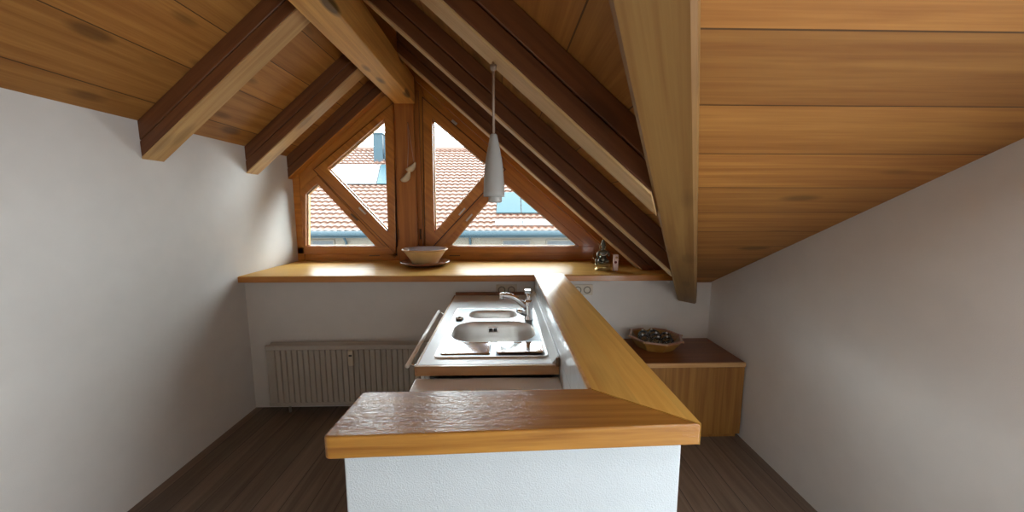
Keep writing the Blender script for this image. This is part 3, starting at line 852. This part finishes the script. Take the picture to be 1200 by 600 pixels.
MB().lathe([(0.019, 0.0), (0.021, 0.006), (0.016, 0.014), (0.017, 0.02), (0.011, 0.032), (0.012, 0.036), (0.005, 0.05), (0.0, 0.056)], (FX, FY-0.003, z0+0.146-0.004), 18).build('headdress', M['pewter'], fg)
MB().lathe([(0.022, -0.002), (0.027, -0.002), (0.027, 0.003), (0.022, 0.003)], (FX, FY+0.012, z0+0.132), 24, 'y', close=True).build('halo_ring', M['brass'], fg)
hl = MB()
for q in range(12):
    a = PI*1.15 + PI*0.7*q/11
    hl.ball((FX + 0.030*math.cos(a), FY - 0.022 - 0.006*abs(math.sin(a)), z0 + 0.100 + 0.030*math.sin(a)), 0.0045, 8, 5)
hl.build('necklace', M['steel'], fg)
MB().tube([(FX-0.056, FY-0.03, z0+0.0), (FX-0.060, FY-0.034, z0+0.03), (FX-0.052, FY-0.03, z0+0.052)], [0.006, 0.010, 0.004], 10).build('side_flame', M['pewter'], fg)
cx_ = at(720.5, 316, 2.84).x
gb = empty('card_box', (cx_, 2.83, Zs), 'small upright pink patterned card box beside the dark figurine', 'box')
MB().box(cx_-0.018, cx_+0.018, 2.815, 2.845, Zs, Zs+0.128).build('box_body', M['pink'], gb, bevel=0.003)
MB().lathe([(0, 0), (0.010, 0), (0.010, -0.0012), (0, -0.0012)], (cx_-0.003, 2.815, Zs+0.068), 18, 'y').build('printed_dot', M['maroon'], gb)
MB().lathe([(0, 0), (0.009, 0), (0.009, -0.0012), (0, -0.0012)], (cx_+0.002, 2.815, Zs+0.105), 18, 'y').build('printed_dot', M['side_edge'], gb)

# ------------------------------------------------------------------ ornament on the post
PY = 3.375
nail = at(478, 144.5, PY)
orn = empty('hanging_ornament', (nail.x, PY, nail.z-0.5), 'two small pale carved charms hanging on a cord from the window post', 'ornament')
la, lb = at(477.5, 195, PY-0.015), at(485.5, 193, PY-0.015)
cd = MB(); cd.tube([(nail.x, PY-0.006, nail.z), (nail.x, PY-0.012, nail.z-0.2), la], 0.0028, 8)
cd.tube([(nail.x, PY-0.006, nail.z), ((nail.x+lb.x)/2, PY-0.012, (nail.z+lb.z)/2), lb], 0.0022, 8)
cd.build('cord', M['cord'], orn)
MB().tube([(nail.x, PY+0.004, nail.z), (nail.x, PY-0.014, nail.z+0.003)], 0.004, 8).build('nail', M['bronze_fit'], orn)
def charm(px, py, ang, s):
    c = at(px, py, PY-0.028)
    rot = Matrix.Rotation(ang, 3, 'Y')
    vs, fs = [], []
    nu, nv = 14, 12
    for i in range(nu+1):                     # hollow clog-like shell: a tapering half tube with an up-curved toe
        t = i/nu
        rad = 0.034*s*math.sqrt(max(0.02, math.sin(PI*min(0.97, 0.06+0.94*t))))
        for k in range(nv+1):
            a = PI*(k/nv)*1.25 - PI*0.125
            p = Vector(((t-0.5)*0.11*s, -math.cos(a)*rad*0.9, -math.sin(a)*rad + 0.03*s*(t-0.3)**2*2))
            vs.append(tuple(rot @ p + c))
    for i in range(nu):
        for k in range(nv):
            q = i*(nv+1)+k
            fs.append([q, q+1, q+nv+2, q+nv+1])
    o = MB().add(vs, fs, True).build('charm', M['bone'], orn)
    md = o.modifiers.new('solid', 'SOLIDIFY'); md.thickness = 0.009*s
    return o
charm(482.5, 196.5, math.radians(-25), 0.95)
charm(476.5, 207.5, math.radians(-35), 1.05)
MB().tube([(la.x, la.y, la.z), at(480, 202, PY-0.02), at(477, 205, PY-0.02)], 0.0025, 8).build('cord_end', M['cord'], orn)

# ------------------------------------------------------------------ pendant lamp
LY = 1.30
top = at(579, 84, LY); s0 = at(578.5, 157, LY); sb = at(579.5, 230.5, LY)
lm = empty('pendant_lamp', (s0.x, LY, sb.z), 'slim pale cone pendant lamp hanging on a brown cable in front of the window', 'pendant lamp')
ztop = zr(s0.x)
MB().tube([(s0.x, LY, s0.z-0.005), (s0.x, LY, ztop)], 0.0042, 10).build('cable', M['cable'], lm)
MB().lathe([(0, 0), (0.011, 0), (0.010, -0.014), (0.005, -0.02), (0, -0.02)], (s0.x, LY, ztop-0.010), 18).build('ceiling_cap', M['cable'], lm)
Hh = s0.z - sb.z
prof = [(0.0, Hh), (0.008, Hh), (0.0115, Hh*0.985)]
for t, r in ((0.9, .0155), (0.75, .0218), (0.6, .0278), (0.45, .0320), (0.25, .0348), (0.08, .0362), (0.0, .0366)):
    prof.append((r, Hh*t))
prof += [(0.0342, 0.0), (0.0325, Hh*0.2), (0.026, Hh*0.5), (0.012, Hh*0.9), (0.0, Hh*0.95)]
MB().lathe(prof, (s0.x, LY, sb.z), 48).build('shade', M['lamp'], lm)
MB().lathe([(0.0, -0.0205), (0.017, -0.0205), (0.0225, -0.0185), (0.0235, -0.016), (0.0235, 0.05), (0.0, 0.05)], (s0.x+0.004, LY, sb.z), 36).build('inner_tube', M['lamp_in'], lm)

# ------------------------------------------------------------------ sideboard with octagonal dish
SBZ = 0.525
sd = empty('sideboard', (1.05, 2.47, 0), 'low wooden sideboard with a dark glossy top, behind the bar against the white wall', 'sideboard')
DX0, DX1, DY0, DY1 = 0.62, XRT-0.008, 2.25, YW-0.006
MB().box(DX0, DX1, DY0+0.012, DY1, SBZ-0.026, SBZ).build('top_board', M['side_top'], sd, bevel=0.002)['label'] = 'dark red-brown glossy top'
MB().box(DX0, DX1, DY0-0.004, DY0+0.012, SBZ-0.028, SBZ+0.001).build('top_edge', M['side_edge'], sd, bevel=0.003)['label'] = 'pale knotty edge strip'
cc = MB(); cc.box(DX0+0.005, DX0+0.025, DY0+0.02, DY1, 0.06, SBZ-0.026); cc.box(DX1-0.025, DX1-0.004, DY0+0.02, DY1, 0.06, SBZ-0.026)
cc.box(DX0+0.025, DX1-0.025, DY1-0.012, DY1, 0.06, SBZ-0.026); cc.box(DX0+0.025, DX1-0.025, DY0+0.02, DY1-0.012, 0.06, 0.08)
cc.build('carcass', M['side_wood'], sd)
for x0, x1 in ((DX0+0.004, 0.868), (0.871, DX1-0.004)):
    MB().box(x0, x1, DY0, DY0+0.0195, 0.03, SBZ-0.030).build('door', M['side_wood'], sd, bevel=0.002)
MB().box(DX0+0.02, DX1-0.02, DY0+0.02, DY0+0.035, 0.0, 0.06).build('plinth', M['side_wood'], sd)

OC = (1.105, 2.555, SBZ)
od = empty('octagonal_dish', OC, 'octagonal wooden dish full of clear glass balls on the sideboard', 'dish')
def octo(r, z, rot=0.0): return [(OC[0]+r*math.cos(PI/4*q - PI/2 + rot), OC[1]+r*math.sin(PI/4*q - PI/2 + rot), OC[2]+z) for q in range(8)]
def octo_loft(loops, caps=True):
    vs, fs = [], []
    for l in loops: vs += l
    for i in range(len(loops)-1):
        for q in range(8):
            p = (q+1) % 8
            fs.append([i*8+q, i*8+p, (i+1)*8+p, (i+1)*8+q])
    if caps:
        fs.append(list(range(8))[::-1]); fs.append([(len(loops)-1)*8+q for q in range(8)])
    return MB().add(vs, fs)
octo_loft([octo(0.130, 0.0), octo(0.185, 0.074), octo(0.175, 0.074), octo(0.122, 0.010)]).build('dish_body', M['octo'], od, bevel=0.0015)
octo_loft([octo(0.183, 0.0735), octo(0.194, 0.0735), octo(0.193, 0.083), octo(0.176, 0.083), octo(0.174, 0.0735)], caps=False).build('rim', M['octo_rim'], od, bevel=0.001)['label'] = 'pinkish brown rim strip'
for q in range(8):
    p = Vector(octo(0.193, 0.078)[q])
    MB().ball((p.x, p.y, p.z), 0.0075, 8, 6).build('corner_stud', M['side_edge'], od)
# glass balls
spots = [(0.088*math.cos(PI/3*q + 0.25), 0.088*math.sin(PI/3*q + 0.25), 0.0425) for q in range(6)] + [(0, 0, 0.0425)]
def glass_ball(r):
    vs, fs = [], []
    seg, rings = 32, 18
    for i in range(rings+1):
        th = PI*i/rings
        for k in range(seg):
            a = 2*PI*k/seg
            rr = r*(1 + 0.05*math.cos(8*a)*math.sin(th))
            vs.append((rr*math.sin(th)*math.cos(a), rr*math.sin(th)*math.sin(a), r*math.cos(th) + r))
    for i in range(rings):
        for k in range(seg):
            l = (k+1) % seg
            fs.append([i*seg+k, (i+1)*seg+k, (i+1)*seg+l, i*seg+l])
    return vs, fs
proto = None
for i, (dx, dy, r) in enumerate(spots):
    p = Vector((OC[0]+dx, OC[1]+dy, OC[2]+0.012))
    if proto is None:
        root = MB().add(*glass_ball(0.047), True).build('glass_ball', M['ball'], origin=(0, 0, 0))
        tag(root, 'fluted clear glass ball lying in the octagonal dish', 'glass ball', 'glass balls in the octagonal dish')
        MB().lathe([(0.007, 0.092), (0.008, 0.100), (0.006, 0.104), (0.0, 0.104)], (0, 0, 0), 14).build('cap', M['steel'], root)
        proto = root
        o = root
    else:
        o = proto.copy(); COL.objects.link(o)
        for ch in list(proto.children):
            c2 = ch.copy(); COL.objects.link(c2); c2.parent = o
    o.location = p
    o.scale = (r/0.047,)*3
    o.rotation_euler = (random.uniform(-.5, .5), random.uniform(-.5, .5), random.uniform(0, 3))
    if o.rotation_euler:  # keep the ball resting at the same height when tilted
        rm = o.rotation_euler.to_matrix() @ Vector((0, 0, r))
        o.location = p + Vector((0, 0, r)) - rm

# ------------------------------------------------------------------ neighbouring house
YE = 16.0
eave = at(600, 272, YE)
TA = 0.60
def on_roof(px, py, lift=0.0):
    r = ray(px, py)
    # CH + t*r.z = eave.z + TA*(t*r.y - YE)
    t = (eave.z - TA*YE + lift - CH) / (r.z - TA*r.y)
    return Vector((r.x*t, r.y*t, CH + r.z*t))
ridge = on_roof(600, 176)
hs = empty('neighbour_house', (-3, 18, -5), 'house across the way with a red tiled roof and beige wall', 'house')
X0, X1 = -14.0, 9.0
TWd, RL = 0.30, 0.36
run = ridge.y - YE
ln = math.hypot(run, ridge.z - eave.z)
rows = int(ln/RL) + 1
cols = int((X1-X0)/TWd)
sub = 6
prof = [0.0, 0.030, 0.048, 0.050, 0.034, 0.008]      # S-shaped tile across one width
dy, dz = run/ln, (ridge.z-eave.z)/ln
vs, fs = [], []
W_ = cols*sub + 1
for r_ in range(rows):
    for e in (0, 1):
        s = min((r_+e)*RL, ln)
        lift = 0.075 if e == 0 else 0.0
        for q in range(W_):
            h = prof[q % sub] + lift
            vs.append((X0 + q*TWd/sub, YE + s*dy - h*dz, eave.z + s*dz + h*dy))
for r_ in range(2*rows-1):
    for q in range(W_-1):
        fs.append([r_*W_+q, r_*W_+q+1, (r_+1)*W_+q+1, (r_+1)*W_+q])
MB().add(vs, fs).build('tiled_roof', M['tileroof'], hs)
MB().tube([(X0, ridge.y, ridge.z+0.05), (X1, ridge.y, ridge.z+0.05)], 0.14, 12).build('ridge_capping', M['tileroof'], hs)
MB().add([(X0, ridge.y, ridge.z), (X1, ridge.y, ridge.z), (X1, ridge.y+7, ridge.z-4), (X0, ridge.y+7, ridge.z-4)], [[0, 1, 2, 3]]).build('rear_roof', M['tileroof'], hs)
MB().tube([(X0, YE-0.08, eave.z-0.06), (X1, YE-0.08, eave.z-0.06)], 0.13, 14).build('gutter', M['zinc'], hs)
MB().box(X0, X1, YE+0.0, YE+0.5, eave.z-0.24, eave.z-0.10).build('fascia', M['zinc'], hs)
MB().box(X0+0.3, X1-0.3, YE+0.45, ridge.y+6, -5, eave.z-0.1).build('house_wall', M['render'], hs)
for px0, px1 in ((588, 622), (365, 393), (465, 500), (640, 690)):
    a_, c_ = at(px0, 281, YE+0.4), at(px1, 300, YE+0.4)
    f_ = MB().box(a_.x, c_.x, YE+0.38, YE+0.5, c_.z-0.4, a_.z).build('house_window', M['render'], hs, bevel=0.01)
    MB().box(a_.x+0.06, c_.x-0.06, YE+0.37, YE+0.40, c_.z-0.34, a_.z-0.05).build('window_pane', M['shutter'], f_)
for px in (551, 405):
    a_ = at(px, 284, YE+0.3)
    MB().tube([(a_.x, YE+0.05, eave.z-0.15), (a_.x, YE+0.36, eave.z-0.45), (a_.x, YE+0.36, -5)], 0.05, 10).build('downpipe', M['zinc'], hs)
def panel(name, corners, mat, lift=0.12, thick=0.05):
    pts_ = [on_roof(x_, y_, lift) for x_, y_ in corners]
    nrm = Vector((0, -dz, dy))*thick
    return MB().hexa(pts_, [p_ + nrm for p_ in pts_]).build(name, mat, hs, bevel=0.01)
for x0, x1 in ((581.5, 610.5), (611.3, 641), (641.8, 672)):
    panel('solar_panel', [(x0, 250), (x1, 250), (x1 - (x1-600)*0.10, 226), (x0 - (x0-600)*0.10, 226)], M['solar'])
for x0, x1 in ((580, 612), (612.5, 645), (645.5, 690)):
    panel('snow_guard', [(x0, 264.5), (x1, 264.5), (x1, 257.5), (x0, 257.5)], M['sheet'], 0.10, 0.04)
panel('collector_panel', [(372, 216), (441, 216), (446, 193.5), (384, 193.5)], M['sheet'])
panel('collector_panel', [(441.6, 216), (470, 216), (472, 193.5), (446.6, 193.5)], M['solar'])
cb_ = on_roof(442.5, 190)
x0 = at(437.3, 170, cb_.y).x; x1 = at(448, 170, cb_.y).x; zt = at(442, 157, cb_.y).z
ch = MB().box(x0, x1, cb_.y, cb_.y+0.55, cb_.z-0.4, zt).build('chimney', M['zinc'], hs, bevel=0.01)
MB().box(x0-0.05, x1+0.05, cb_.y-0.05, cb_.y+0.6, zt, zt+0.09).build('chimney_cap', M['zinc'], ch, bevel=0.01)
p_ = at(451.5, 175, cb_.y+0.1); q_ = at(451.5, 159, cb_.y+0.1)
MB().tube([(p_.x, p_.y, cb_.z), (p_.x, p_.y, q_.z)], 0.07, 12).build('flue_pipe', M['zinc'], hs)
structure(MB().box(-40, 40, 5, 60, -5.2, -5.0).build('ground', M['ground']))

# ------------------------------------------------------------------ light
wd = bpy.data.worlds.new('world'); SC.world = wd
wd.use_nodes = True
bg = wd.node_tree.nodes['Background']
bg.inputs['Color'].default_value = (0.90, 0.96, 1.0, 1)
bg.inputs['Strength'].default_value = 18.0

def portal(name, loc, rot, sx, sy):
    """marks a window opening so that the sky light coming through it is sampled well; gives off no light itself"""
    l = bpy.data.lights.new(name, 'AREA')
    l.shape = 'RECTANGLE'; l.size = sx; l.size_y = sy
    l.cycles.is_portal = True
    o = bpy.data.objects.new(name, l); COL.objects.link(o)
    o.location = loc; o.rotation_euler = rot
portal('unseen_right_opening_portal', (XRT+0.16, (ROPEN[0]+ROPEN[1])/2, (ROPEN[2]+ROPEN[3])/2), (PI/2, 0, PI/2), ROPEN[1]-ROPEN[0], ROPEN[3]-ROPEN[2])
MM = ((MSK[0]+MSK[1])/2, (MSK[2]+MSK[3])/2)
portal('unseen_roof_window_portal', (MM[0], MM[1], mz(MM[1])+0.07), (-math.atan(0.479), 0, 0), MSK[1]-MSK[0], (MSK[3]-MSK[2])*math.sqrt(1+0.479**2))
portal('gable_window_portal', (-0.55, YG+0.12, 1.75), (PI/2, 0, PI), 2.8, 1.5)

vs_ = SC.view_settings
vs_.view_transform = 'Standard'
vs_.look = 'None'
vs_.exposure = 0.25
vs_.gamma = 1.0
vs_.use_curve_mapping = False
SC.cycles.use_denoising = True
SC.cycles.max_bounces = 10
SC.cycles.diffuse_bounces = 6
SC.cycles.transparent_max_bounces = 16
SC.cycles.caustics_reflective = False
SC.cycles.caustics_refractive = False
